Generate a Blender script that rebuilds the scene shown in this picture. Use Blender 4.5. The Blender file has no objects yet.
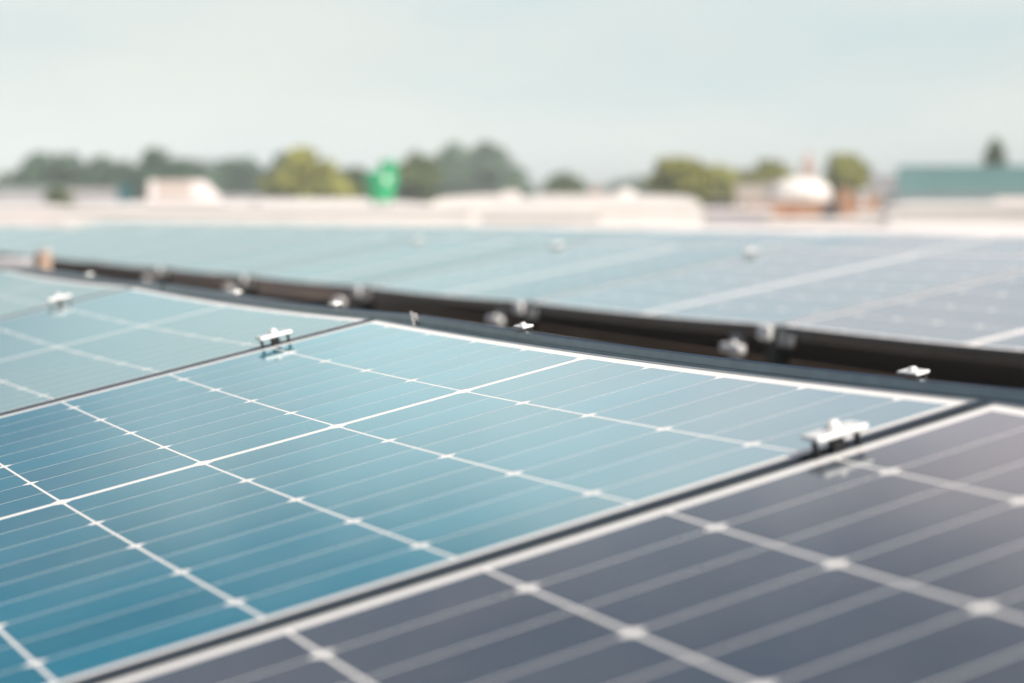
import bpy, bmesh, math, random
from mathutils import Matrix, Vector, noise
R = math.radians
random.seed(7)
scene = bpy.context.scene
col = scene.collection

# ------------------------------------------------------------------ camera, sky, sun, exposure
CAM_Z = 8.65                      # eye height: 0.65 m above the flat roof (z = 8), 8.65 m above the street
F_PX = 2042.5
PITCH = 4.158
cam_d = bpy.data.cameras.new("camera")
cam = bpy.data.objects.new("camera", cam_d)
col.objects.link(cam)
cam.location = (0, 0, CAM_Z)
cam.rotation_euler = (R(90 - PITCH), 0, 0)
cam_d.sensor_width = 36
cam_d.lens = F_PX / 1024 * 36
cam_d.clip_start = 0.05
cam_d.clip_end = 20000
cam_d.dof.use_dof = True
cam_d.dof.focus_distance = 2.72
cam_d.dof.aperture_fstop = 3.0
cam_d.dof.aperture_blades = 0
scene.camera = cam

SUN_EL, SUN_AZ = 47.0, 140.0      # azimuth clockwise from the view direction: behind the camera, to the right
world = bpy.data.worlds.new("World")
scene.world = world
world.use_nodes = True
wn, wl = world.node_tree.nodes, world.node_tree.links
wn.clear()
w_out = wn.new("ShaderNodeOutputWorld")
w_bg = wn.new("ShaderNodeBackground")
w_bg.inputs["Strength"].default_value = 0.07
sky = wn.new("ShaderNodeTexSky")
sky.sky_type = 'NISHITA'
sky.sun_disc = False
sky.sun_elevation = R(SUN_EL)
sky.sun_rotation = R(SUN_AZ)
sky.altitude = 20
sky.air_density = 1.0
sky.dust_density = 1.2
sky.ozone_density = 1.6
w_tc = wn.new("ShaderNodeTexCoord")
w_sep = wn.new("ShaderNodeSeparateXYZ")
wl.new(w_tc.outputs["Generated"], w_sep.inputs[0])
# thin bright haze low down, thinning with height, outline shaped for the panel reflections
w_hz = wn.new("ShaderNodeMapRange")
w_hz.interpolation_type = 'SMOOTHSTEP'
w_hz.inputs["From Min"].default_value = 0.245
w_hz.inputs["From Max"].default_value = 0.41
w_hz.inputs["To Min"].default_value = 0.90
w_hz.inputs["To Max"].default_value = 0.0
w_tilt = wn.new("ShaderNodeMath"); w_tilt.operation = 'MULTIPLY_ADD'     # haze bank raised on the right to steer the glass reflections
w_tilt.inputs[1].default_value = -0.6
wl.new(w_sep.outputs["X"], w_tilt.inputs[0]); wl.new(w_sep.outputs["Z"], w_tilt.inputs[2])
w_rag = wn.new("ShaderNodeMath"); w_rag.operation = 'MULTIPLY_ADD'      # ragged upper edge
w_rag.inputs[1].default_value = 0.17
w_n2 = wn.new("ShaderNodeTexNoise"); w_n2.inputs["Scale"].default_value = 5.5; w_n2.inputs["Detail"].default_value = 4
wl.new(w_tc.outputs["Generated"], w_n2.inputs["Vector"])
wl.new(w_n2.outputs["Fac"], w_rag.inputs[0]); wl.new(w_tilt.outputs[0], w_rag.inputs[2])
w_off = wn.new("ShaderNodeMath"); w_off.operation = 'SUBTRACT'; w_off.inputs[1].default_value = 0.085
wl.new(w_rag.outputs[0], w_off.inputs[0])
wl.new(w_off.outputs[0], w_hz.inputs["Value"])
# soft broken cloud
w_map = wn.new("ShaderNodeMapping")
w_map.inputs["Scale"].default_value = (1.0, 1.0, 3.6)
w_map.inputs["Location"].default_value = (3.1, 0.4, 0.0)
wl.new(w_tc.outputs["Generated"], w_map.inputs["Vector"])
w_cl = wn.new("ShaderNodeTexNoise")
w_cl.inputs["Scale"].default_value = 4.2
w_cl.inputs["Detail"].default_value = 6
w_cl.inputs["Roughness"].default_value = 0.55
wl.new(w_map.outputs[0], w_cl.inputs["Vector"])
w_cr = wn.new("ShaderNodeMapRange")
w_cr.interpolation_type = 'SMOOTHSTEP'
w_cr.inputs["From Min"].default_value = 0.44
w_cr.inputs["From Max"].default_value = 0.68
w_cr.inputs["To Max"].default_value = 0.65
wl.new(w_cl.outputs["Fac"], w_cr.inputs["Value"])
w_mx1 = wn.new("ShaderNodeMix"); w_mx1.data_type = 'RGBA'
w_mx1.inputs["B"].default_value = (5.6, 5.5, 5.9, 1)      # cloud
wl.new(w_cr.outputs[0], w_mx1.inputs["Factor"])
wl.new(sky.outputs[0], w_mx1.inputs["A"])
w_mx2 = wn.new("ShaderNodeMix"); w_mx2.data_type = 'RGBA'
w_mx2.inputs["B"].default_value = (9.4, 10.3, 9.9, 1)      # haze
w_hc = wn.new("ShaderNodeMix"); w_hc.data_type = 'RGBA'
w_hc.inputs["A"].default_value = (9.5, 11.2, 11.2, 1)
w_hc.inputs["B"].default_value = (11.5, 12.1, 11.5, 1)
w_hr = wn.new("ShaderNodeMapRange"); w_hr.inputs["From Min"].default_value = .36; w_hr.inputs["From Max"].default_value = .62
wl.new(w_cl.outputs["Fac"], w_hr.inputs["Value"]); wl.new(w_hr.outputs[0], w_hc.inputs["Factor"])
w_bk = wn.new("ShaderNodeMapRange"); w_bk.interpolation_type = 'SMOOTHSTEP'     # bright cloud bank above the view, added to brighten the panel reflections
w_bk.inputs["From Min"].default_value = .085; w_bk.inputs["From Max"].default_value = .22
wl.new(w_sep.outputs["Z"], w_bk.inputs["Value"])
w_sd = wn.new("ShaderNodeMapRange"); w_sd.interpolation_type = 'SMOOTHSTEP'     # added bank is whiter left, mauve right, to colour what the glass reflects
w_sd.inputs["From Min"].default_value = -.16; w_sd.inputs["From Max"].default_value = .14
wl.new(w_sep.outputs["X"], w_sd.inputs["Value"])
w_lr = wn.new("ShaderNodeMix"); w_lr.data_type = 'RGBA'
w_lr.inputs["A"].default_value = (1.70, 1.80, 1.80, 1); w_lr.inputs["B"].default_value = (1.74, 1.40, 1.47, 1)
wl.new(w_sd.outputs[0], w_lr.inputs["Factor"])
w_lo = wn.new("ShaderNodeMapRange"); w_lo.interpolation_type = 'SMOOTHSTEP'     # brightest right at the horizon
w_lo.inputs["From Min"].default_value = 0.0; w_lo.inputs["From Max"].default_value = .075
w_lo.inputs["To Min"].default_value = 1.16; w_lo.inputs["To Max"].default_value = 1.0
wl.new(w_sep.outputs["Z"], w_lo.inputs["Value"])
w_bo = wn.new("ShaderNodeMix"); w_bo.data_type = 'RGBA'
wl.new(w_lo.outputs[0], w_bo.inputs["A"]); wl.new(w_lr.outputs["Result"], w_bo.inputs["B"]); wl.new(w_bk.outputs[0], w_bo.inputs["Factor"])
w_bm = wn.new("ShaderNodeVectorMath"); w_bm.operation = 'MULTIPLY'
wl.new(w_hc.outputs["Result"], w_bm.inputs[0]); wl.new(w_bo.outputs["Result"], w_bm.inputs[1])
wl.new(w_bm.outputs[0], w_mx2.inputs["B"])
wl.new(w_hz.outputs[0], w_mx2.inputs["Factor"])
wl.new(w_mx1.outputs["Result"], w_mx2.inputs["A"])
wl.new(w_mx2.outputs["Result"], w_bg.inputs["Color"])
wl.new(w_bg.outputs[0], w_out.inputs["Surface"])

sun_d = bpy.data.lights.new("sun", 'SUN')
sun = bpy.data.objects.new("sun", sun_d)
col.objects.link(sun)
sun_d.energy = 4.9
sun_d.angle = R(0.5)
sun_d.color = (1.0, 0.92, 0.82)
sdir = Vector((math.sin(R(SUN_AZ)) * math.cos(R(SUN_EL)), math.cos(R(SUN_AZ)) * math.cos(R(SUN_EL)), math.sin(R(SUN_EL))))
sun.rotation_euler = sdir.to_track_quat('Z', 'Y').to_euler()
sun.location = sdir * 60

vs = scene.view_settings
vs.view_transform = 'Standard'
vs.look = 'None'
vs.gamma = 1
vs.use_curve_mapping = False
vs.exposure = 0.12
scene.cycles.use_denoising = True
scene.cycles.max_bounces = 8
scene.cycles.volume_bounces = 0

# ------------------------------------------------------------------ helpers
def tag(o, label=None, cat=None, group=None, kind=None):
    if label: o["label"] = label
    if cat: o["category"] = cat
    if group: o["group"] = group
    if kind: o["kind"] = kind
    return o

def empty(name, mat=None, parent=None):
    o = bpy.data.objects.new(name, None)
    o.empty_display_size = 0.1
    col.objects.link(o)
    if parent: o.parent = parent
    if mat is not None: o.matrix_local = mat
    return o

class MB:
    """Collects polygons and links them as ONE mesh object."""
    def __init__(s): s.v = []; s.f = []; s.smooth = False
    def add(s, vs, fs):
        o = len(s.v); s.v += [tuple(p) for p in vs]; s.f += [tuple(i + o for i in f) for f in fs]
        return s
    def box(s, x0, x1, y0, y1, z0, z1):
        return s.add([(x0,y0,z0),(x1,y0,z0),(x1,y1,z0),(x0,y1,z0),(x0,y0,z1),(x1,y0,z1),(x1,y1,z1),(x0,y1,z1)],
                     [(3,2,1,0),(4,5,6,7),(0,1,5,4),(1,2,6,5),(2,3,7,6),(3,0,4,7)])
    def prism(s, pts, axis_vec):
        """closed polygon (list of 3-D points) extruded along a vector"""
        n = len(pts); a = [Vector(p) for p in pts]; d = Vector(axis_vec)
        fs = [tuple(range(n - 1, -1, -1)), tuple(range(n, 2 * n))] + [(i, (i + 1) % n, n + (i + 1) % n, n + i) for i in range(n)]
        return s.add(a + [p + d for p in a], fs)
    def lathe(s, prof, cx=0, cy=0, n=24, cz=0):
        vs = []; fs = []; m = len(prof)
        for i in range(n):
            c, q = math.cos(2*math.pi*i/n), math.sin(2*math.pi*i/n)
            for r, z in prof: vs.append((cx + r*c, cy + r*q, cz + z))
        for i in range(n):
            j = (i + 1) % n
            for k in range(m - 1): fs.append((i*m+k, j*m+k, j*m+k+1, i*m+k+1))
        if prof[0][0] > 1e-5: fs.append(tuple(i*m for i in range(n - 1, -1, -1)))
        if prof[-1][0] > 1e-5: fs.append(tuple(i*m+m-1 for i in range(n)))
        return s.add(vs, fs)
    def tube(s, pts, radii, n=8):
        pts = [Vector(p) for p in pts]; vs = []; fs = []
        for k, p in enumerate(pts):
            t = (pts[min(k+1, len(pts)-1)] - pts[max(k-1, 0)]).normalized()
            a = t.cross(Vector((0, 0, 1)) if abs(t.z) < .9 else Vector((1, 0, 0))).normalized(); b = t.cross(a)
            for i in range(n):
                w = 2*math.pi*i/n
                vs.append(p + (a*math.cos(w) + b*math.sin(w)) * radii[k])
        for k in range(len(pts) - 1):
            for i in range(n):
                j = (i + 1) % n
                fs.append((k*n+i, k*n+j, (k+1)*n+j, (k+1)*n+i))
        fs += [tuple(range(n-1, -1, -1)), tuple((len(pts)-1)*n + i for i in range(n))]
        return s.add(vs, fs)
    def mesh(s, name):
        me = bpy.data.meshes.new(name)
        me.from_pydata(s.v, [], s.f)
        bm = bmesh.new(); bm.from_mesh(me)
        bmesh.ops.recalc_face_normals(bm, faces=bm.faces)
        bm.to_mesh(me); bm.free()
        if s.smooth:
            for p in me.polygons: p.use_smooth = True
        return me
    def build(s, name, material, parent=None, mat=None, bevel=0, seg=2):
        me = s.mesh(name)
        if material: me.materials.append(material)
        o = bpy.data.objects.new(name, me); col.objects.link(o)
        if parent: o.parent = parent
        if mat is not None: o.matrix_local = mat
        if bevel:
            b = o.modifiers.new("bevel", 'BEVEL'); b.width = bevel; b.segments = seg; b.limit_method = 'ANGLE'; b.angle_limit = R(35)
        return o

def copy_tree(o, parent=None):
    c = o.copy(); col.objects.link(c)
    if parent: c.parent = parent
    for ch in o.children: copy_tree(ch, c)
    return c

# ------------------------------------------------------------------ materials
def new_mat(name):
    m = bpy.data.materials.new(name); m.use_nodes = True
    return m, m.node_tree.nodes, m.node_tree.links, m.node_tree.nodes["Principled BSDF"]

def simple(name, colr, rough=0.6, metal=0.0, var=0.12, scale=6.0, spec=0.5):
    """plain surface with mild procedural weathering"""
    m, n, l, b = new_mat(name)
    tc = n.new("ShaderNodeTexCoord")
    nz = n.new("ShaderNodeTexNoise"); nz.inputs["Scale"].default_value = scale; nz.inputs["Detail"].default_value = 5
    l.new(tc.outputs["Object"], nz.inputs["Vector"])
    mr = n.new("ShaderNodeMapRange"); mr.inputs["From Min"].default_value = .3; mr.inputs["From Max"].default_value = .7
    mr.inputs["To Min"].default_value = 1 - var; mr.inputs["To Max"].default_value = 1 + var
    l.new(nz.outputs["Fac"], mr.inputs["Value"])
    mx = n.new("ShaderNodeMix"); mx.data_type = 'RGBA'; mx.blend_type = 'MULTIPLY'; mx.inputs["Factor"].default_value = 1
    mx.inputs["A"].default_value = (*colr, 1)
    l.new(mr.outputs[0], mx.inputs["B"])
    l.new(mx.outputs["Result"], b.inputs["Base Color"])
    b.inputs["Roughness"].default_value = rough; b.inputs["Metallic"].default_value = metal
    b.inputs["Specular IOR Level"].default_value = spec
    return m

def cell_mat(name, colr, tint=(1, 1, 1), ior=1.58):
    """dark silicon under clear glass: coloured base, glass coat, slight cell-to-cell variation, faint dust"""
    m, n, l, b = new_mat(name)
    tc = n.new("ShaderNodeTexCoord")
    sn = n.new("ShaderNodeVectorMath"); sn.operation = 'SNAP'
    sn.inputs[1].default_value = (.09225, .1835, 1)
    ad = n.new("ShaderNodeVectorMath"); ad.operation = 'ADD'; ad.inputs[1].default_value = (.004, .0, .5)
    l.new(tc.outputs["Object"], ad.inputs[0]); l.new(ad.outputs[0], sn.inputs[0])
    wnz = n.new("ShaderNodeTexWhiteNoise"); wnz.noise_dimensions = '3D'
    l.new(sn.outputs[0], wnz.inputs["Vector"])
    mr = n.new("ShaderNodeMapRange"); mr.inputs["To Min"].default_value = .90; mr.inputs["To Max"].default_value = 1.1
    l.new(wnz.outputs["Value"], mr.inputs["Value"])
    mx = n.new("ShaderNodeMix"); mx.data_type = 'RGBA'; mx.blend_type = 'MULTIPLY'; mx.inputs["Factor"].default_value = 1
    mx.inputs["A"].default_value = (*colr, 1); l.new(mr.outputs[0], mx.inputs["B"])
    # dust
    nz = n.new("ShaderNodeTexNoise"); nz.inputs["Scale"].default_value = 5; nz.inputs["Detail"].default_value = 8; nz.inputs["Roughness"].default_value = .65
    l.new(tc.outputs["Object"], nz.inputs["Vector"])
    dr = n.new("ShaderNodeMapRange"); dr.inputs["From Min"].default_value = .4; dr.inputs["From Max"].default_value = .8; dr.inputs["To Max"].default_value = .09
    l.new(nz.outputs["Fac"], dr.inputs["Value"])
    mx2 = n.new("ShaderNodeMix"); mx2.data_type = 'RGBA'; mx2.inputs["B"].default_value = (.45, .45, .42, 1)
    l.new(dr.outputs[0], mx2.inputs["Factor"]); l.new(mx.outputs["Result"], mx2.inputs["A"])
    l.new(mx2.outputs["Result"], b.inputs["Base Color"])
    b.inputs["Roughness"].default_value = .45
    b.inputs["Specular IOR Level"].default_value = 0.0
    gl = n.new("ShaderNodeBsdfGlossy"); gl.inputs["Color"].default_value = (*tint, 1)      # anti-reflective glass has a colour of its own
    rr = n.new("ShaderNodeMapRange"); rr.inputs["From Min"].default_value = .3; rr.inputs["From Max"].default_value = .7
    rr.inputs["To Min"].default_value = .035; rr.inputs["To Max"].default_value = .07
    l.new(nz.outputs["Fac"], rr.inputs["Value"]); l.new(rr.outputs[0], gl.inputs["Roughness"])
    fr = n.new("ShaderNodeFresnel"); fr.inputs["IOR"].default_value = ior
    ms = n.new("ShaderNodeMixShader")
    l.new(fr.outputs[0], ms.inputs[0]); l.new(b.outputs[0], ms.inputs[1]); l.new(gl.outputs[0], ms.inputs[2])
    l.new(ms.outputs[0], n["Material Output"].inputs["Surface"])
    return m

M = {}
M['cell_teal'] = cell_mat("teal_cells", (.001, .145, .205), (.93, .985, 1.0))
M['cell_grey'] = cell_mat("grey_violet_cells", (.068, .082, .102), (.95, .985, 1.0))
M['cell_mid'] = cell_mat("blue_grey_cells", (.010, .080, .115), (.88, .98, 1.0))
M['cell_far'] = cell_mat("slate_blue_cells", (.016, .062, .090), (.83, .975, 1.0), 1.48)
def sheet_mat():
    m = simple("white_backsheet", (.81, .80, .77), rough=.6, var=.03, scale=9)
    b = m.node_tree.nodes["Principled BSDF"]
    b.inputs["Coat Weight"].default_value = .2; b.inputs["Coat IOR"].default_value = 1.42; b.inputs["Coat Roughness"].default_value = .05
    return m
M['sheet'] = sheet_mat()
M['alu'] = simple("dark_anodised_aluminium", (.23, .265, .285), rough=.28, metal=1.0, var=.08, scale=30)
M['alu_bright'] = simple("bright_cast_aluminium", (.84, .84, .82), rough=.42, metal=.25, var=.06, scale=60)
M['steel_dark'] = simple("black_coated_steel", (.018, .02, .022), rough=.5, var=.2, scale=40)
M['zinc'] = simple("zinc_plated_steel", (.50, .50, .49), rough=.45, metal=.8, var=.15, scale=30)
M['bitumen'] = simple("dark_bitumen", (.10, .072, .056), rough=.9, var=.35, scale=3)
M['concrete'] = simple("grey_concrete", (.36, .34, .32), rough=.9, var=.15, scale=10)
M['white_wall'] = simple("white_render", (.83, .79, .755), rough=.8, var=.05, scale=.8)
M['white_membrane'] = simple("white_roof_membrane", (.80, .76, .73), rough=.75, var=.07, scale=.35)
M['offwhite'] = simple("off_white_metal", (.74, .68, .66), rough=.6, var=.06, scale=1.2)
M['lavender'] = simple("pale_lavender_cladding", (.45, .44, .46), rough=.7, var=.1, scale=.5)
M['teal_clad'] = simple("teal_cladding", (.19, .37, .37), rough=.55, var=.08, scale=.3)
M['bluegrey'] = simple("blue_grey_cladding", (.34, .40, .41), rough=.6, var=.08, scale=.4)
M['brick'] = simple("orange_brick", (.52, .29, .17), rough=.85, var=.18, scale=1.5)
M['brick_pale'] = simple("pale_pink_brick", (.50, .36, .30), rough=.85, var=.12, scale=1.5)
M['rooftile'] = simple("red_brown_tile", (.36, .16, .10), rough=.8, var=.2, scale=2)
M['beige'] = simple("beige_render", (.58, .50, .44), rough=.8, var=.08, scale=.8)
M['green'] = simple("bright_green_plastic", (.022, .38, .16), rough=.4, var=.06, scale=2)
M['darkteal'] = simple("dark_teal_metal", (.02, .12, .14), rough=.5, var=.1, scale=2)
M['slate'] = simple("dark_slate", (.07, .07, .09), rough=.7, var=.1, scale=2)
M['glass'] = simple("dark_window_glass", (.03, .04, .05), rough=.08, var=.1, scale=1)
M['orange'] = simple("terracotta_plastic", (.55, .40, .31), rough=.6, var=.08, scale=6)
M['bark'] = simple("bark", (.10, .075, .055), rough=.9, var=.25, scale=8)
def leaf_mat(name, a, b_):
    m, n, l, b = new_mat(name)
    g = n.new("ShaderNodeNewGeometry")
    mx = n.new("ShaderNodeMix"); mx.data_type = 'RGBA'
    mx.inputs["A"].default_value = (*a, 1); mx.inputs["B"].default_value = (*b_, 1)
    l.new(g.outputs["Random Per Island"], mx.inputs["Factor"])
    l.new(mx.outputs["Result"], b.inputs["Base Color"])
    b.inputs["Roughness"].default_value = .6
    b.inputs["Specular IOR Level"].default_value = .25
    return m
M['leaf_dark'] = leaf_mat("dark_green_leaves", (.025, .070, .034), (.050, .125, .058))
M['leaf_mid'] = leaf_mat("mid_green_leaves", (.065, .105, .030), (.13, .17, .05))
M['leaf_yellow'] = leaf_mat("yellow_green_leaves", (.20, .22, .03), (.34, .33, .06))
M['leaf_pale'] = leaf_mat("pale_green_leaves", (.06, .12, .07), (.11, .18, .10))
def ground_mat():
    m, n, l, b = new_mat("ground_mixed_grass_and_paving")
    tc = n.new("ShaderNodeTexCoord")
    nz = n.new("ShaderNodeTexNoise"); nz.inputs["Scale"].default_value = .02; nz.inputs["Detail"].default_value = 8
    l.new(tc.outputs["Object"], nz.inputs["Vector"])
    cr = n.new("ShaderNodeValToRGB")
    cr.color_ramp.elements[0].position = .42; cr.color_ramp.elements[0].color = (.06, .09, .035, 1)
    cr.color_ramp.elements[1].position = .58; cr.color_ramp.elements[1].color = (.16, .15, .13, 1)
    l.new(nz.outputs["Fac"], cr.inputs["Fac"]); l.new(cr.outputs["Color"], b.inputs["Base Color"])
    b.inputs["Roughness"].default_value = .9
    return m
M['ground'] = ground_mat()

# ------------------------------------------------------------------ ground and the roof that carries the array
g = MB(); g.add([(-2200,-300,0),(2200,-300,0),(2200,2600,0),(-2200,2600,0)], [(0,1,2,3)])
tag(g.build("ground", M['ground']), kind='structure')

ROOF = 8.0
bld = empty("flat_roof_building", Matrix.Translation((0, 10, 0)))
tag(bld, "flat roofed building with dark bitumen deck carrying the solar array", "building")
MB().box(-30, 30, -22, 30, ROOF - .4, ROOF).build("roof_deck", M['bitumen'], bld)
MB().add([(-8.8,30,ROOF+.004),(14.9,-22,ROOF+.004),(29.9,-22,ROOF+.004),(29.9,29.9,ROOF+.004)], [(0,1,2,3)]).build("pale_membrane", M['white_membrane'], bld)
MB().box(-29.8, 29.8, -21.8, 29.8, .02, ROOF - .404).build("wall", M['concrete'], bld)

# ------------------------------------------------------------------ solar panels
# frame of the near array plane, solved from the cell grid in the photograph
NX = Vector((0.4130486, -0.9106667, 0.0087723)); NY = Vector((0.8897266, 0.4055692, 0.2095237)); NZ = Vector((-0.1943641, -0.0787385, 0.9777642))
O1 = Vector((0.0972649, 2.7880842, -0.2175228 + CAM_Z))
def frame_matrix(o, x, y, z):
    m = Matrix.Identity(4)
    for i in range(3):
        m[i][0], m[i][1], m[i][2], m[i][3] = x[i], y[i], z[i], o[i]
    return m
P1 = frame_matrix(O1, NX, NY, NZ)
def rotx(a): return Matrix.Rotation(a, 4, 'X')
T = Matrix.Translation

PITCH_X = 1.723
HALF_L, Y_TOP, Y_BOT = .8515, .0225, -1.1235        # outside edges of the frame in panel coordinates
CP, CW, MIDG = .09225, .1835, .0043                 # half-cell pitch, column pitch, extra half gap at mid-line
SAG = .008
def sag(x): return -SAG * (1 - (x / .86) ** 2)

def frame_mesh():
    m = MB()
    # profile: (distance inward from the outer edge, z); proud lip, chamfered top edge, groove along the side, inward foot
    prof = [(.0080, .0010), (.0040, .0010), (0, -.0022), (0, -.0120), (.006, -.0130), (.006, -.0165), (0, -.0175), (0, -.035),
            (.026, -.035), (.026, -.0332), (.003, -.0332), (.003, -.0065), (.0080, -.0065)]
    n = len(prof); NS = 20
    for sgn in (1, -1):                                       # long bars sag with the glass
        vs = []; fs = []
        for i in range(NS + 1):
            x = -HALF_L + 2 * HALF_L * i / NS
            for d, z in prof:
                y = (Y_TOP - d) if sgn > 0 else (Y_BOT + d)
                # mitre the ends
                xx = max(-HALF_L + d, min(HALF_L - d, x))
                vs.append((xx, y, z + sag(x)))
        for i in range(NS):
            for k in range(n):
                fs.append((i*n+k, i*n+(k+1) % n, (i+1)*n+(k+1) % n, (i+1)*n+k))
        m.add(vs, fs)
    for sgn in (1, -1):                                       # short bars, straight
        vs = []; fs = []
        for y, e in ((Y_BOT, 1), (Y_TOP, -1)):
            for d, z in prof:
                vs.append((sgn * (HALF_L - d), y + e * d, z + sag(HALF_L)))
        for k in range(n): fs.append((k, (k+1) % n, n + (k+1) % n, n + k))
        m.add(vs, fs)
    return m.mesh("frame")

def sheet_mesh():
    m = MB(); NS = 20; a = HALF_L - .006
    for z0 in (0, -.005):
        vs = []; fs = []
        for i in range(NS + 1):
            x = -a + 2 * a * i / NS
            vs += [(x, Y_BOT + .006, z0 + sag(x)), (x, Y_TOP - .006, z0 + sag(x))]
        for i in range(NS): fs.append((2*i, 2*i+2, 2*i+3, 2*i+1))
        m.add(vs, fs)
    me = bpy.data.meshes.new("backsheet"); me.from_pydata(m.v, [], m.f)
    for p in me.polygons: p.use_smooth = True
    return me

COLGAP, ROWGAP = .0036, .0019
def cells_mesh(mid=.0082, CH=.0098):
    m = MB(); z = .0001
    for side in (1, -1):
        for k in range(9):
            x0 = MIDG + k * CP + ROWGAP / 2; x1 = MIDG + (k + 1) * CP - ROWGAP / 2
            if k == 0: x0 = mid
            if k == 8: x1 -= .011 if mid > .02 else .006
            ch0 = (k % 2 == 0)                                 # chamfered corners lie on every second row gap
            for c in range(6):
                y1 = -c * CW - COLGAP / 2; y0 = -(c + 1) * CW + COLGAP / 2
                if ch0: pts = [(x0 + CH*.8, y0), (x1, y0), (x1, y1), (x0 + CH*.8, y1), (x0, y1 - CH), (x0, y0 + CH)]
                else:   pts = [(x0, y0), (x1 - CH*.8, y0), (x1, y0 + CH), (x1, y1 - CH), (x1 - CH*.8, y1), (x0, y1)]
                if side < 0: pts = [(-x, y) for x, y in pts][::-1]
                m.add([(x, y, z + sag(x)) for x, y in pts], [tuple(range(6))])
    me = bpy.data.meshes.new("solar_cells"); me.from_pydata(m.v, [], m.f)
    return me
FRAME_ME, SHEET_ME, CELL_ME, CELL_WIDE = frame_mesh(), sheet_mesh(), cells_mesh(), cells_mesh(.024, .0135)
FRAME_ME.materials.append(M['alu']); SHEET_ME.materials.append(M['sheet'])
CELLS = {}
for k in ('cell_teal', 'cell_grey', 'cell_mid', 'cell_far'):
    c = (CELL_WIDE if k == 'cell_far' else CELL_ME).copy(); c.name = "solar_cells"; c.materials.append(M[k]); CELLS[k] = c
JBOX = MB().box(-.05, .05, -.16, -.06, -.024, -.0065)
JB_ME = JBOX.mesh("junction_box"); JB_ME.materials.append(M['steel_dark'])

def solar_panel(mat, cells, label, group):
    if cells == 'cell_far': mat = mat @ Matrix.Diagonal((1.007, 1, 1, 1))      # narrower joints
    o = empty("solar_panel", mat)
    tag(o, label, "solar panel", group)
    for nm, me in (("frame", FRAME_ME), ("backsheet", SHEET_ME), ("solar_cells", CELLS[cells])):
        c = bpy.data.objects.new(nm, me); col.objects.link(c); c.parent = o
    return o

ORD = ["first", "second", "third", "fourth", "fifth", "sixth", "seventh", "eighth", "ninth", "tenth", "eleventh", "twelfth", "thirteenth", "fourteenth", "fifteenth", "sixteenth", "seventeenth", "eighteenth", "nineteenth", "twentieth"]
near_label = {
    1: ("cell_grey", "grey violet solar panel in the bottom right corner, nearest the camera"),
    0: ("cell_teal", "teal solar panel filling the middle foreground between two silver clamps"),
    -1: ("cell_mid", "pale blue solar panel at the left edge, next to the teal panel"),
    -2: ("cell_mid", "small blurred solar panel in the front row beyond the palest clamp"),
    -3: ("cell_mid", "sliver of front row solar panel cut by the left picture edge"),
}
for u, (cm, lab) in near_label.items():
    solar_panel(P1 @ T((u * PITCH_X, 0, 0)), cm, lab, "solar panels of the front row")

# the panels that fall away behind the ridge: only their upper frame edge shows
TILT1 = math.asin(NY.z)
E_EDGE = (.082, -.0045)
def east_matrix(k):
    # local: its Y_TOP edge at the ridge, sloping down away from the camera; built by turning a panel half round
    base = P1 @ T((-.820 + PITCH_X * (k + .5), E_EDGE[0], E_EDGE[1])) @ rotx(-TILT1 - R(9.5)) @ Matrix.Rotation(math.pi, 4, 'Z')
    return base @ T((0, -Y_TOP, 0))
back_label = ["panel tilted away behind the ridge, its dark top frame beside the grey violet panel",
              "panel tilted away behind the ridge, its dark top frame running behind the teal panel",
              "panel tilted away behind the ridge, its top frame behind the pale blue left panel",
              "panel tilted away behind the ridge, its blurred top frame third from the right",
              "panel tilted away behind the ridge, its blurred top frame farthest left"]
for i, k in enumerate((1, 0, -1, -2, -3)):
    solar_panel(east_matrix(k), 'cell_mid', back_label[i], "solar panels behind the ridge")

# second row and beyond
Q0 = Vector((-1.684085, 1.838996, -0.535955)); QA = -0.045621
P2 = P1 @ T(Q0) @ rotx(QA) @ T((0, -Y_BOT - 6 * CW - .0215, 0))      # origin: u = 0 mid of the right-hand panel, y = 0 at its near cell edge
P2U = P2 @ T((0, 6 * CW, 0))                                            # panel mesh runs from y = 0 down to -6 CW
row2 = [2, 1, 0, -1, -2, -3, -4]
seat = lambda k: PITCH_X * k
for i, k in enumerate(row2):
    solar_panel(P2U @ T((seat(k), 0, 0)), 'cell_far', "slate blue solar panel in the row beyond the dark gap, %s from right" % ORD[i],
                "solar panels of the second row")
for i, k in enumerate(range(-5, -15, -1)):
    solar_panel(P2U @ T((seat(k) - .06, 0, -.004)), 'cell_far', "very blurred solar panel in the faint left stretch of the second row, %s leftwards" % ORD[i],
                "solar panels of the second row")
HY = Vector((NY.x, NY.y, 0)).normalized()
for i, k in enumerate(row2):
    m = P2U @ T((seat(k), E_EDGE[0], E_EDGE[1] - .01)) @ rotx(-R(19)) @ Matrix.Rotation(math.pi, 4, 'Z') @ T((0, -Y_TOP, 0))
    solar_panel(m, 'cell_far', "panel tilted away behind the second row's ridge, %s from right" % ORD[i], "solar panels behind the second ridge")
def later_row(n, dz):
    return T(HY * 3.0 * n + Vector((0, 0, dz))) @ P2U
row3 = later_row(1, 0.0)
for i, k in enumerate(range(3, -16, -1)):
    solar_panel(row3 @ T((seat(k), 0, 0)), 'cell_far', "thin far strip of solar panel in the third row, %s from right" % ORD[i], "solar panels of the third row")
row4 = later_row(2, .015)
for i, k in enumerate(range(3, -3, -1)):
    solar_panel(row4 @ T((seat(k), 0, 0)), 'cell_far', "farthest thin strip of solar panel in the fourth row, %s from right" % ORD[i], "solar panels of the fourth row")

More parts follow.
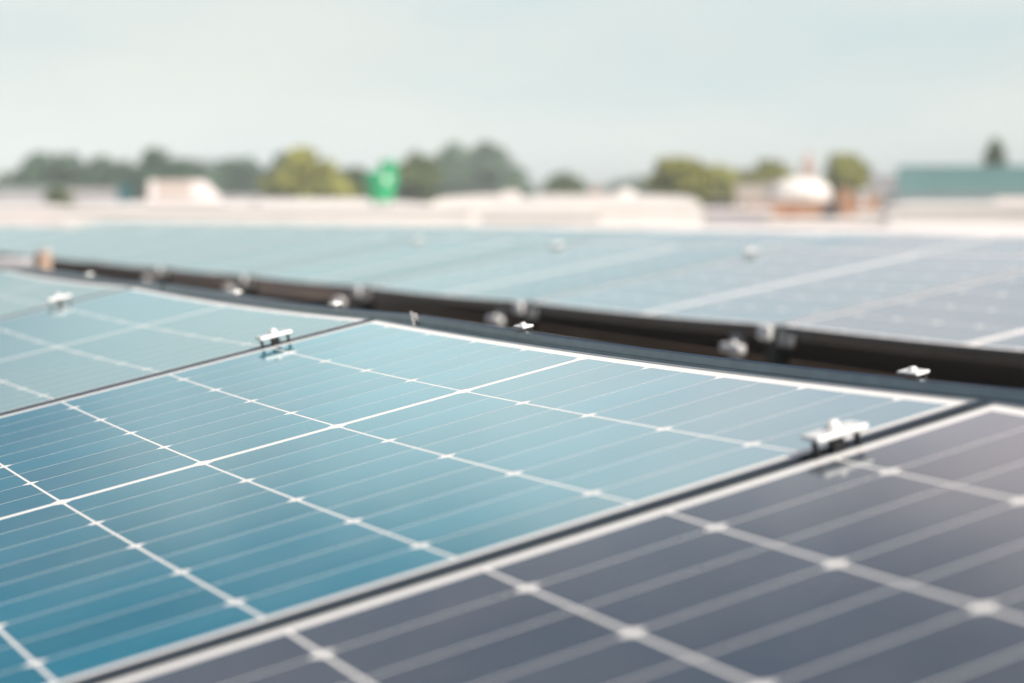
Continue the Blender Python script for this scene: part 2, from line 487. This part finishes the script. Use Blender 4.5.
# ------------------------------------------------------------------ clamps and mounts
def mid_clamp():
    """silver bar on four small dark feet over the joint between two frames, domed bolt on top"""
    o = empty("mid_clamp")
    # local: x across the joint, y along it, z up from the top of the frame
    MB().box(-.016, .016, -.029, .029, .0115, .0170).build("clamp_bar", M['alu_bright'], o, bevel=.0018)
    MB().lathe([(0, .0265), (.004, .0255), (.0065, .0225), (.0068, .0180), (.0068, .0172)][::-1], n=20).build("bolt_head", M['alu_bright'], o)
    for y in (-.024, .024):
        MB().box(-.0035, .0035, y - .0016, y + .0016, -.012, .0113).build("foot", M['steel_dark'], o)
    MB().box(-.005, .005, -.007, .007, -.020, .0090).build("spring_block", M['steel_dark'], o, bevel=.001)
    MB().lathe([(.004, -.03), (.004, .0112)], n=12).build("bolt", M['zinc'], o)
    return o
mc = mid_clamp()
spots = [(.8615, -.160, "silver joint clamp with domed bolt between the teal and grey violet panels"),
         (-.8615, -.166, "silver joint clamp with dark feet between the teal panel and its pale left neighbour"),
         (-.8615 - PITCH_X, -.172, "blurred pale joint clamp on the farthest left front row joint"),]
for i, (x, y, lab) in enumerate(spots):
    o = mc if i == 0 else copy_tree(mc)
    o.matrix_local = P1 @ T((x, y, .0025))
    tag(o, lab, "clamp", "joint clamps on the front row")

for j, word in zip((.5, -.5, -1.5, -2.5, -3.5), ("first", "second", "third", "fourth", "fifth")):
    for y, end in ((-.158, "upper"),):
        o = copy_tree(mc)
        o.matrix_local = P2U @ T((PITCH_X * j, y, .0025))
        tag(o, "pale blurred clamp at the %s end of the second row's joints, %s joint from right" % (end, word), "clamp", "joint clamps on the second row")

# low clamps sitting on the ridge edge of the panels behind
def ridge_clamp():
    o = empty("ridge_clamp")
    MB().box(-.024, .024, -.012, .012, .001, .0055).build("clamp_bar", M['alu_bright'], o, bevel=.0016)
    MB().lathe([(.0062, .0057), (.0062, .0085), (.0045, .0105), (0, .0112)], n=20).build("bolt_head", M['alu_bright'], o)
    MB().box(-.010, .010, .0122, .0150, -.040, .0005).build("hook", M['steel_dark'], o)
    return o
rc = ridge_clamp()
rspots = [(.625, "silver clamp with round bolt on the ridge edge left of the grey violet panel's corner"),
          (-.405, "sharpest silver clamp on the ridge edge, above the middle of the teal panel"),
          (-1.285, "blurred round clamp on the ridge edge left of the upright joint strips"),
          (-1.95, "blurred bright clamp on the ridge edge above the pale left panel"),
          (-3.42, "most distant blurred clamp on the ridge edge near the left end of the dark gap")]
for i, (x, lab) in enumerate(rspots):
    o = rc if i == 0 else copy_tree(rc)
    loc = ((x + .820) / PITCH_X) % 1.0 - .5
    o.matrix_local = P1 @ T((x + .012, E_EDGE[0] + .0095, E_EDGE[1] + sag(loc * PITCH_X) + .0022)) @ Matrix.Scale(.78, 4)
    tag(o, lab, "clamp", "clamps on the ridge edge")
# the pair of upright strips at the joint behind the ridge
st = empty("joint_strip", P1 @ T((-.820, E_EDGE[0] - .004, E_EDGE[1])))
MB().box(-.0165, -.0095, -.0012, .0012, -.034, .0050).build("strip", M['alu_bright'], st)
MB().box(.006, .0085, -.0012, .0012, -.034, .0035).build("strip", M['alu_bright'], st)
tag(st, "two thin upright silver strips at the ridge joint behind the teal panel's left corner", "joint strip")

# mounts under the near edge of the second row, one at each joint
def edge_mount():
    o = empty("edge_mount")
    # local: origin at the top of the near frame edge at the joint; y inward (away from camera)
    MB().box(-.082, -.016, -.022, -.001, -.046, -.001).build("end_clamp", M['alu_bright'], o, bevel=.009, seg=3)
    MB().box(.022, .098, -.016, -.001, -.056, -.026).build("side_plate", M['zinc'], o, bevel=.002)
    MB().box(-.070, -.012, .004, .05, -.225, -.037).build("post", M['steel_dark'], o, bevel=.002)
    MB().box(-.262, -.205, -.004, .02, -.170, -.040).build("leg", M['zinc'], o, bevel=.002)
    MB().box(-.20, .22, -.04, .22, -.262, -.227).build("ballast_slab", M['concrete'], o, bevel=.004)
    MB().box(-.205, -.090, -.075, -.050, -.088, -.060).build("foot_bracket", M['alu_bright'], o, bevel=.008, seg=3)
    MB().box(-.160, -.116, -.070, -.052, -.227, -.098).build("bracket_stem", M['zinc'], o)
    MB().lathe([(.009, -.0598), (.009, -.055), (.007, -.052), (0, -.051)], cx=-.138, cy=-.0625, n=18).build("bolt_head", M['alu_bright'], o)
    return o
em = edge_mount()
where = ["cut by the right edge of the picture", "right of the clamp on the ridge edge", "behind the sharp ridge clamp above the teal panel",
         "above the upright joint strips", "just left of the upright joint strips", "second from the left end", "at the left end of the row"]
joints = [1.5, .5, -.5, -1.5, -2.5, -3.5]
wl_ = ["hidden low", "with bright block and pale plate, rightmost of the mounts along the dark gap",
       "rightmost", "", "", ""]
mlabels = ["silver edge mount under the second row at the picture's right edge, nearest of the mounts",
           "silver edge mount in the dark gap above the teal panel's right half",
           "silver edge mount in the dark gap above the teal panel's middle, behind the sharp clamp",
           "silver edge mount in the dark gap just left of the upright joint strips",
           "blurred silver edge mount in the dark gap, third from the left end of the row",
           "blurred silver edge mount in the dark gap, second from the left end of the row",
           "blurred silver edge mount in the dark gap at the left end of the row"]
for i, j in enumerate((1.5, .5, -.5, -1.5, -2.5, -3.5, -4.5)):
    o = em if i == 0 else copy_tree(em)
    mm = P2U @ T((seat(j), Y_BOT, 0))
    loc = mm.translation
    o.matrix_local = frame_matrix(loc, Vector((HY.y, -HY.x, 0)), HY, Vector((0, 0, 1)))
    tag(o, mlabels[i], "mount", "edge mounts under the second row")

# odds and ends at the left end of the gap
def img(x, y, d):
    """point seen at photograph pixel (x, y) at depth d metres in front of the lens"""
    a = (x - 512) / F_PX; b = -(y - 341.5) / F_PX; p = R(PITCH)
    return Vector((a * d, d * (math.cos(p) + b * math.sin(p)), CAM_Z + d * (b * math.cos(p) - math.sin(p))))
p = img(44, 250, 11.2)
bk = empty("bucket", T((p.x, p.y, ROOF)))
tag(bk, "small terracotta orange bucket on the roof at the left end of the dark gap", "bucket")
hb = p.z - ROOF - .01
MB().lathe([(.032, .0), (.042, hb), (.045, hb), (.045, hb - .02), (.040, hb - .02)], n=24).build("bucket_body", M['orange'], bk)
MB().tube([(.042*math.cos(t), 0, hb - .01 + .035*math.sin(t)) for t in [math.pi*i/10 for i in range(11)]], [.003]*11, 6).build("handle", M['zinc'], bk)
p = img(8, 252, 10.4)
sk = MB().box(-.12, .12, -.08, .08, 0, p.z - ROOF - .03).build("ballast_block", M['lavender'], None, T((p.x, p.y, ROOF)), bevel=.02)
tag(sk, "pale grey ballast block at the left frame edge beside the orange bucket", "block")

# ------------------------------------------------------------------ neighbouring buildings (heights above the street)
def zat(y, d): return CAM_Z + (193 - y) / F_PX * d
def xat(x, d): return (x - 512) / F_PX * d

def house_box(name, x0, x1, ytop, d, depth, wall, label, cat="building", roof=None, overhang=.15, windows=0, ztop=None):
    X0, X1 = xat(x0, d), xat(x1, d); Z = ztop if ztop else zat(ytop, d)
    o = empty(name, T(((X0 + X1) / 2, d, 0)) @ Matrix.Rotation(-math.atan2((X0 + X1) / 2, d), 4, 'Z')); w = (X1 - X0) / 2
    tag(o, label, cat)
    MB().box(-w, w, 0, depth, .01, Z - .12).build("wall", wall, o)
    MB().box(-w - overhang*.4, w + overhang*.4, -overhang*.4, depth + overhang*.4, Z - .117, Z).build("roof", roof or wall, o, bevel=.02)
    for i in range(windows):
        cx_ = -w + (i + .5) * 2 * w / windows; ww = min(.6, w / windows * .5)
        f = MB().box(cx_ - ww, cx_ + ww, -.05, -.003, Z - 2.3, Z - 1.0).build("window", M['white_wall'], o)
        MB().box(cx_ - ww + .07, cx_ + ww - .07, -.062, -.053, Z - 2.23, Z - 1.07).build("pane", M['glass'], f)
    return o, w, Z

# long white warehouse, left half of the strip behind the array
wh, ww_, wz = house_box("white_warehouse", 66, 470, 206.5, 47, 60, M['white_wall'],
                        "long low white warehouse with pale membrane roof behind the left of the array", roof=M['white_membrane'])
# shallow swells of the welded roof membrane, and a seam parapet at the far side
def vault(name, x0, x1, ytop, ybase, d, depth, label, n=28, k=.45, e=2.6):
    X0, X1 = xat(x0, d), xat(x1, d); zt, zb = zat(ytop, d), zat(ybase, d); w = (X1 - X0) / 2
    o = empty(name, T(((X0 + X1) / 2, d, 0))); tag(o, label, "building")
    MB().box(-w, w, 0, depth, .01, zb).build("wall", M['white_wall'], o)
    pts = [(-w, -.04, zb + .004)] + [(-w + 2*w*i/n, -.04, zb + .02 + (zt - zb) * (max(0, 1 - abs(2*i/n - 1)**e))**k) for i in range(n + 1)] + [(w, -.04, zb + .004)]
    MB().prism(pts, (0, depth + .08, 0)).build("arched_roof", M['white_membrane'], o)
    return o
vault("arched_hall", 425, 545, 196.5, 212, 54, 24, "white arched hall in the middle distance, left of the taller white hall")
vault("arched_hall", 525, 703, 196.5, 210, 50, 22, "wide white arched hall with flat top, between the small dark tree and the yellow trees", e=9, k=.5)
vault("arched_hall", 480, 600, 203, 218, 44, 5, "low white arched shed in front of the two white halls")

# roof unit with one sloping side
D = 53; z0 = wz; x0, x1 = xat(148, D), xat(214, D); zt = zat(180.5, D)
un = empty("rooftop_unit", T(((x0 + x1) / 2, D, z0))); w = (x1 - x0) / 2; h = zt - z0
tag(un, "off white rooftop unit with sloping right side on the warehouse roof", "roof unit")
MB().prism([(-w, 0, .05), (w, 0, .05), (w - .03, 0, h*.35), (w - .42, 0, h), (-w + .02, 0, h)], (0, 1.6, 0)).build("housing", M['offwhite'], un, bevel=.03)
MB().box(-w - .05, w + .05, -.05, 1.65, .002, .047).build("base_frame", M['zinc'], un)
for i in range(5):
    MB().box(-w + .25, w - .55, -.03, -.003, h*.30 + i*.10, h*.30 + i*.10 + .04).build("louvre", M['beige'], un)

# green tapered tank with white patch, standing on the warehouse roof
D = 49; x0, x1 = xat(365, D), xat(399, D); zb = wz; zt = zat(160.5, D)
tk = empty("green_tank", T(((x0 + x1) / 2, D, zb))); w = (x1 - x0) / 2; h = zt - zb
tag(tk, "bright green tapered tank with white patch standing beyond the white warehouse roof", "tank")
tb = MB(); tb.smooth = True
tb.lathe([(w*.66, .10), (w*.72, h*.2), (w*.92, h*.50), (w, h*.62), (w*.99, h*.68), (w*.80, h*.74), (w*.6, h*.765)], n=40)
tb.build("tank_body", M['green'], tk)
cpb = MB(); cpb.smooth = True
cpb.lathe([(w*.50, h*.76), (w*.50, h*.93), (w*.44, h*.985), (0, h)], cx=w*.40, n=28); cpb.build("filler_cap", M['green'], tk)
for i in range(4):
    a = math.pi/4 + i*math.pi/2
    MB().tube([(w*.5*math.cos(a), w*.5*math.sin(a), .0), (w*.5*math.cos(a), w*.5*math.sin(a), .16)], [.04, .04], 8).build("leg", M['zinc'], tk)
pm = MB(); N_ = 14
vs_ = []; fs_ = []
for i in range(N_):                                       # round white patch curved on the tank's face
    t = 2*math.pi*i/N_
    ang = -math.pi/2 + .36 + .17*math.cos(t); z = h*.58 + .085*math.sin(t); rr = w*(.985 + .02)
    vs_.append((rr*math.cos(ang)*1.0, rr*math.sin(ang)*1.0, z))
pm.add(vs_, [tuple(range(N_))]); 
pch = pm.build("white_patch", M['white_wall'], tk)
so = pch.modifiers.new("solid", 'SOLIDIFY'); so.thickness = .01; so.offset = 1

# low roofs at the far left
house_box("low_shed", -30, 64, 187.5, 92, 14, M['lavender'], "pale lavender low shed with long flat roof at the left edge", roof=M['bluegrey'], windows=5)
house_box("low_shed", -40, 70, 207, 60, 12, M['offwhite'], "pale grey low shed in front of the lavender shed at the left edge", roof=M['white_membrane'])
house_box("long_store", 66, 118, 190, 88, 10, M['lavender'], "pale grey store between the green bush and the teal container", roof=M['offwhite'], windows=2)
house_box("shipping_container", 119, 132, 184.5, 84, 3, M['darkteal'], "dark teal container standing left of the off white rooftop unit", cat="container")
house_box("long_store", 215, 262, 196, 84, 8, M['slate'], "dark low store right of the rooftop unit, below the round trees", roof=M['lavender'])

# right part
house_box("white_flat_building", 889, 1120, 205, 52, 14, M['white_wall'], "white flat roofed building at the right, in front of the teal hall", roof=M['white_wall'])
house_box("white_stair_house", 996, 1060, 198.5, 58, 4, M['white_wall'], "small white stair house rising at the right picture edge", roof=M['white_membrane'])
house_box("grey_annex", 893, 1040, 192.5, 85, 10, M['bluegrey'], "blue grey low annex between the teal hall and the white building", roof=M['bluegrey'], windows=0)
th, tw, tz = house_box("teal_hall", 898, 1130, 165.5, 112, 30, M['teal_clad'], "large teal clad hall with flat roof at the right edge", roof=M['teal_clad'])
for i in range(28):
    x = -tw + (i + .5) * 2 * tw / 28
    MB().box(x - .05, x + .05, -.05, -.003, .3, tz - .2).build("cladding_rib", M['teal_clad'], th)

# brick building with a white dome
D = 104
bb, bw, bz = house_box("brick_house", 769, 829, 199.5, D, 9, M['brick'], "orange brick house under a white dome right of the yellow trees", roof=M['white_wall'], windows=3)
dm = MB(); dm.smooth = True
rw = (xat(832, D) - xat(768, D)) / 2; hh = zat(177, D) - bz
dm.lathe([(rw, .004), (rw*1.0, hh*.3), (rw*.93, hh*.55), (rw*.72, hh*.8), (rw*.4, hh*.95), (0, hh)], cy=rw, n=36, cz=bz)
dm.build("dome", M['white_wall'], bb)
house_box("brick_wing", 836, 878, 194.5, 100, 9, M['brick'], "orange brick wing with flat roof right of the domed house", roof=M['brick_pale'], windows=3)
house_box("brick_shed", 748, 771, 199, 98, 6, M['brick_pale'], "pale pink brick shed left of the domed house", roof=M['beige'], windows=1)
house_box("grey_house", 868, 900, 176, 130, 10, M['lavender'], "lavender grey house behind the brick wing, left of the teal hall", roof=M['lavender'], windows=2)
house_box("beige_house", 735, 770, 184, 128, 10, M['beige'], "beige house among the yellow trees left of the domed house", roof=M['offwhite'], windows=2)
house_box("white_van_box", 856, 886, 212, 66, 3, M['white_wall'], "small white box building in front of the brick wing", roof=M['white_wall'])
house_box("dark_kiosk", 705, 731, 198.5, 82, 4, M['slate'], "dark slate kiosk just right of the wide white hall", roof=M['slate'])
house_box("pale_annex", 704, 770, 209, 60, 6, M['lavender'], "pale grey annex in front of the dark kiosk", roof=M['offwhite'])
house_box("pale_annex", 770, 892, 219, 56, 4, M['beige'], "pale beige low annex in front of the domed house", roof=M['white_membrane'])
# small clutter on the far roofs
for nm, x0, x1, yt, d, dep, mt, lab in (
    ("roof_vent", 436, 444, 199, 60, .5, 'zinc', "small grey roof vent at the left end of the white halls"),
    ("roof_hatch", 500, 522, 191.5, 62, .9, 'offwhite', "off white roof hatch above the left white hall"),
    ("chimney_block", 592, 599, 188, 92, .6, 'brick', "brick chimney block behind the red brown gable"),
    ("brick_stack", 838, 850, 188, 99, .8, 'brick', "orange brick stack at the left end of the brick wing"),
    ("roof_vent", 859, 866, 189, 98, .6, 'offwhite', "pale roof vent at the right end of the brick wing"),
    ("crate_pile", 786, 798, 209, 60, .5, 'rooftile', "red brown crate pile in front of the domed house"),
    ("crate_pile", 822, 836, 207, 61, .5, 'slate', "dark slate crate pile between the domed house and brick wing"),
    ("pallet_stack", 744, 758, 205, 64, .6, 'orange', "peach coloured pallet stack left of the domed house"),
    ("roof_vent", 330, 338, 201, 58, .5, 'offwhite', "pale roof vent on the warehouse left of the green tank"),
    ("roof_vent", 250, 262, 202, 55, .5, 'zinc', "grey roof vent on the warehouse right of the rooftop unit")):
    X0, X1 = xat(x0, d), xat(x1, d); zt = zat(yt, d); w = (X1 - X0)/2; hb_ = .9
    o = empty(nm, T(((X0 + X1)/2, d, zt - hb_))); tag(o, lab, nm.replace("_", " "))
    MB().box(-w*.85, w*.85, 0, dep, 0, hb_*.78).build("body", M[mt], o)
    MB().prism([(-w, -.03, hb_*.782), (w, -.03, hb_*.782), (w*.7, -.03, hb_), (-w*.7, -.03, hb_)], (0, dep + .06, 0)).build("cap", M[mt], o)
# church-like tower
D = 190; x0, x1 = xat(801, D), xat(813, D); w = (x1 - x0)/2; zt = zat(150, D)
tr = empty("slim_tower", T(((x0+x1)/2, D, 0))); tag(tr, "slim pale pink tower with pointed top behind the white dome", "tower")
MB().box(-w, w, -w, w, .01, zt - 1.6).build("shaft", M['brick_pale'], tr)
MB().add([(-w*1.1,-w*1.1,zt-1.597),(w*1.1,-w*1.1,zt-1.597),(w*1.1,w*1.1,zt-1.597),(-w*1.1,w*1.1,zt-1.597),(0,0,zt)], [(3,2,1,0),(0,1,4),(1,2,4),(2,3,4),(3,0,4)]).build("spire", M['brick_pale'], tr)
MB().box(-w*.35, w*.35, -w - .03, -w - .003, zt - 4, zt - 2.4).build("opening", M['slate'], tr)

# small house with red brown gable roof
D = 88; x0, x1 = xat(585, D), xat(612, D); w = (x1-x0)/2; zt = zat(193.5, D); ze = zat(203, D)
gh = empty("gabled_house", T(((x0+x1)/2, D, 0))); tag(gh, "small house with red brown gable roof showing over the wide white hall", "house")
MB().box(-w + .1, w - .1, .1, 4.9, .01, ze).build("wall", M['beige'], gh)
MB().prism([(-w - .15, -.1, ze + .004), (-w + .4, -.1, zt), (w - .3, -.1, zt - .03), (w + .35, -.1, ze + .004)], (0, 5.2, 0)).build("roof", M['rooftile'], gh)
MB().box(-.2, .05, 2, 2.4, zt - .1, zt + .25).build("chimney", M['brick'], gh)
D = 90
gb = MB(); gb.smooth = True
wd = empty("white_roof_dome", T((xat(625, D), D, 0))); tag(wd, "small white rounded dome on a post behind the wide white hall", "dome")
gb.lathe([(.55, zat(203, D)), (.55, zat(198, D)), (.45, zat(193, D)), (.25, zat(189.5, D)), (0, zat(188.5, D))], n=24); gb.build("cap", M['white_wall'], wd)
MB().lathe([(.3, .01), (.3, zat(203, D) - .004)], n=16).build("shaft", M['offwhite'], wd)

# ------------------------------------------------------------------ trees
def tree(name, x, ytop, wpx, d, leaf, label, n=3600, shape='round', group="trees on the horizon"):
    zt = zat(ytop - 3, d); w = wpx * 1.22 / F_PX * d / 2
    o = empty(name, T((xat(x, d), d, 0))); tag(o, label, "tree", group)
    rnd = random.Random(int(x * 7 + ytop))
    tm = MB(); tm.smooth = True
    lean = rnd.uniform(-.3, .3)
    tm.tube([(0, 0, 0), (lean*.2, 0, zt*.25), (lean*.6, .1, zt*.55), (lean, .1, zt*.85)], [zt*.035, zt*.025, zt*.017, zt*.006], 10)
    limbs = []
    for i in range(7):
        a = rnd.uniform(0, 2*math.pi); zz = zt * rnd.uniform(.3, .6); L = w * rnd.uniform(.5, .8)
        e = Vector((math.cos(a)*L, math.sin(a)*L, zz + L*rnd.uniform(.4, .9)))
        tm.tube([(lean*.4, 0, zz), (e.x*.5, e.y*.5, (zz + e.z)/2), e], [zt*.012, zt*.008, zt*.003], 6)
        limbs.append(e)
    tm.build("trunk", M['bark'], o)
    lm = MB(); ls = max(.2, w * (.13 if shape == 'round' else .06))
    zb = zt * (.22 if shape == 'round' else .12)
    clumps = []
    if shape == 'cone':
        for i in range(110):
            t = rnd.random() ** .6
            rr = w * (1 - t) ** .75 * rnd.uniform(.5, 1.05) + .05; a = rnd.uniform(0, 2*math.pi)
            clumps.append((Vector((math.cos(a)*rr*.7, math.sin(a)*rr*.7, zb + (zt - zb)*t)), w*.22*(1.12 - t)))
    else:
        cz = zt - w * .95; hz = w * .98; lo = max(1.0, (cz - zb) / hz)
        for i in range(64):
            v = Vector((rnd.gauss(0,1), rnd.gauss(0,1), rnd.gauss(0,1))).normalized() * rnd.uniform(.45, .9)
            sq = 1.0 - .25*max(0, -v.z)
            clumps.append((Vector((v.x*w*sq, v.y*w*sq, cz + v.z*hz*(1 if v.z > 0 else lo*.9))), w * rnd.uniform(.22, .38)))
    for i in range(n):
        c, r = clumps[i % len(clumps)]
        v = Vector((rnd.gauss(0,1), rnd.gauss(0,1), rnd.gauss(0,1))).normalized() * (rnd.random() ** .4) * r
        p = c + v
        if p.z > zt: p.z = zt - rnd.random()*.3
        nrm = (v.normalized() + Vector((rnd.gauss(0,.6), rnd.gauss(0,.6), rnd.gauss(0,.6) + .3))).normalized()
        a = nrm.orthogonal().normalized(); b = nrm.cross(a); t = rnd.uniform(0, 6.28)
        u_ = (a*math.cos(t) + b*math.sin(t)) * ls * rnd.uniform(.7, 1.4); w_ = (b*math.cos(t) - a*math.sin(t)) * ls * rnd.uniform(.4, .8)
        lm.add([p - u_, p + w_, p + u_, p - w_], [(0,1,2,3)])
    me = bpy.data.meshes.new("crown"); me.from_pydata(lm.v, [], lm.f); me.materials.append(M[leaf])
    c = bpy.data.objects.new("crown", me); col.objects.link(c); c.parent = o

tree("broadleaf_tree", 54, 157, 62, 170, 'leaf_dark', "dark green round tree, leftmost of the tall horizon trees")
tree("broadleaf_tree", 104, 161, 72, 185, 'leaf_dark', "dark green broad tree second from the left on the horizon")
tree("broadleaf_tree", 168, 153, 72, 165, 'leaf_dark', "large dark green tree behind the off white rooftop unit")
tree("broadleaf_tree", 233, 162, 70, 195, 'leaf_dark', "dark green tree between the rooftop unit and the bright yellow green tree")
tree("broadleaf_tree", 298, 150, 54, 190, 'leaf_dark', "dark tree top rising behind the bright yellow green tree left of the tank")
tree("broadleaf_tree", 308, 153, 78, 132, 'leaf_yellow', "bright yellow green round tree left of the green tank")
tree("broadleaf_tree", 347, 170, 42, 140, 'leaf_mid', "mid green lower tree touching the left side of the green tank")
tree("broadleaf_tree", 413, 156, 54, 150, 'leaf_mid', "mid green tree directly right of the green tank")
tree("broadleaf_tree", 478, 147, 82, 230, 'leaf_pale', "tall pale hazy tree, widest in the middle of the horizon")
tree("broadleaf_tree", 455, 165, 40, 215, 'leaf_pale', "pale lower tree at the left foot of the tall hazy tree")
tree("broadleaf_tree", 563, 175, 38, 165, 'leaf_mid', "small dark dome shaped tree alone above the white hall")
tree("broadleaf_tree", 636, 179, 44, 300, 'leaf_pale', "faint pale low tree behind the small white dome")
tree("broadleaf_tree", 683, 161, 56, 128, 'leaf_yellow', "bright yellow green tree at the right end of the wide white hall")
tree("broadleaf_tree", 719, 168, 40, 150, 'leaf_yellow', "smaller yellow green tree right of the brightest right hand tree")
tree("broadleaf_tree", 773, 164, 50, 160, 'leaf_yellow', "yellow green tree directly left of the slim tower")
tree("broadleaf_tree", 847, 157, 50, 150, 'leaf_yellow', "compact olive green tree between the slim tower and the teal hall")
tree("broadleaf_tree", 745, 173, 34, 165, 'leaf_yellow', "lowest yellow green tree, behind the beige house")
tree("conifer_tree", 993, 144, 100, 165, 'leaf_mid', "dark pointed conifer rising behind the teal hall roof", shape='cone')
tree("broadleaf_tree", 14, 176, 60, 210, 'leaf_dark', "low dark tree at the left picture edge")
tree("broadleaf_tree", 137, 168, 44, 200, 'leaf_dark', "dark tree filling the space left of the large tree behind the rooftop unit")
tree("broadleaf_tree", 204, 172, 48, 205, 'leaf_dark', "low dark tree just right of the rooftop unit")
tree("broadleaf_tree", 264, 176, 42, 205, 'leaf_dark', "low dark tree left of the bright yellow green round tree")
tree("round_bush", 60, 193, 20, 80, 'leaf_mid', "small green bush in front of the lavender shed at the left", n=1200)

# far woods: one mass
fw = MB(); rnd = random.Random(3)
for i in range(520):
    d = rnd.uniform(650, 1400); x = rnd.uniform(-120, 1150)
    top = zat(rnd.uniform(178, 186) if x > 60 else rnd.uniform(173, 182), d) * rnd.uniform(.85, 1)
    X = xat(x, d); w = rnd.uniform(6, 13)
    for k in range(34):
        v = Vector((rnd.gauss(0,1), rnd.gauss(0,1), rnd.gauss(0,1))).normalized()
        c = Vector((X + v.x*w, d + v.y*w, top*.55 + v.z*top*.45))
        a = v.orthogonal().normalized(); b = v.cross(a); s = rnd.uniform(1.6, 3.4)
        fw.add([c - a*s, c + b*s*.7, c + a*s, c - b*s*.7], [(0,1,2,3)])
me = bpy.data.meshes.new("far_woods"); me.from_pydata(fw.v, [], fw.f); me.materials.append(M['leaf_dark'])
fo = bpy.data.objects.new("far_woods", me); col.objects.link(fo)
tag(fo, "faint blue green line of far woods along the horizon", "woods", kind='stuff')

# ------------------------------------------------------------------ summer haze
hz = MB().box(-2300, 2300, -400, 2700, -1.0, 22).build("haze", None)
hm = bpy.data.materials.new("haze_air"); hm.use_nodes = True
hn, hl = hm.node_tree.nodes, hm.node_tree.links; hn.clear()
ho = hn.new("ShaderNodeOutputMaterial"); hv = hn.new("ShaderNodeVolumePrincipled")
hv.inputs["Color"].default_value = (.90, .985, 1.0, 1)
hv.inputs["Anisotropy"].default_value = -.45
hv.inputs["Density"].default_value = .0012
hl.new(hv.outputs[0], ho.inputs["Volume"])
hz.data.materials.append(hm)
tag(hz, "pale summer haze over the roofs", "haze", kind='stuff')
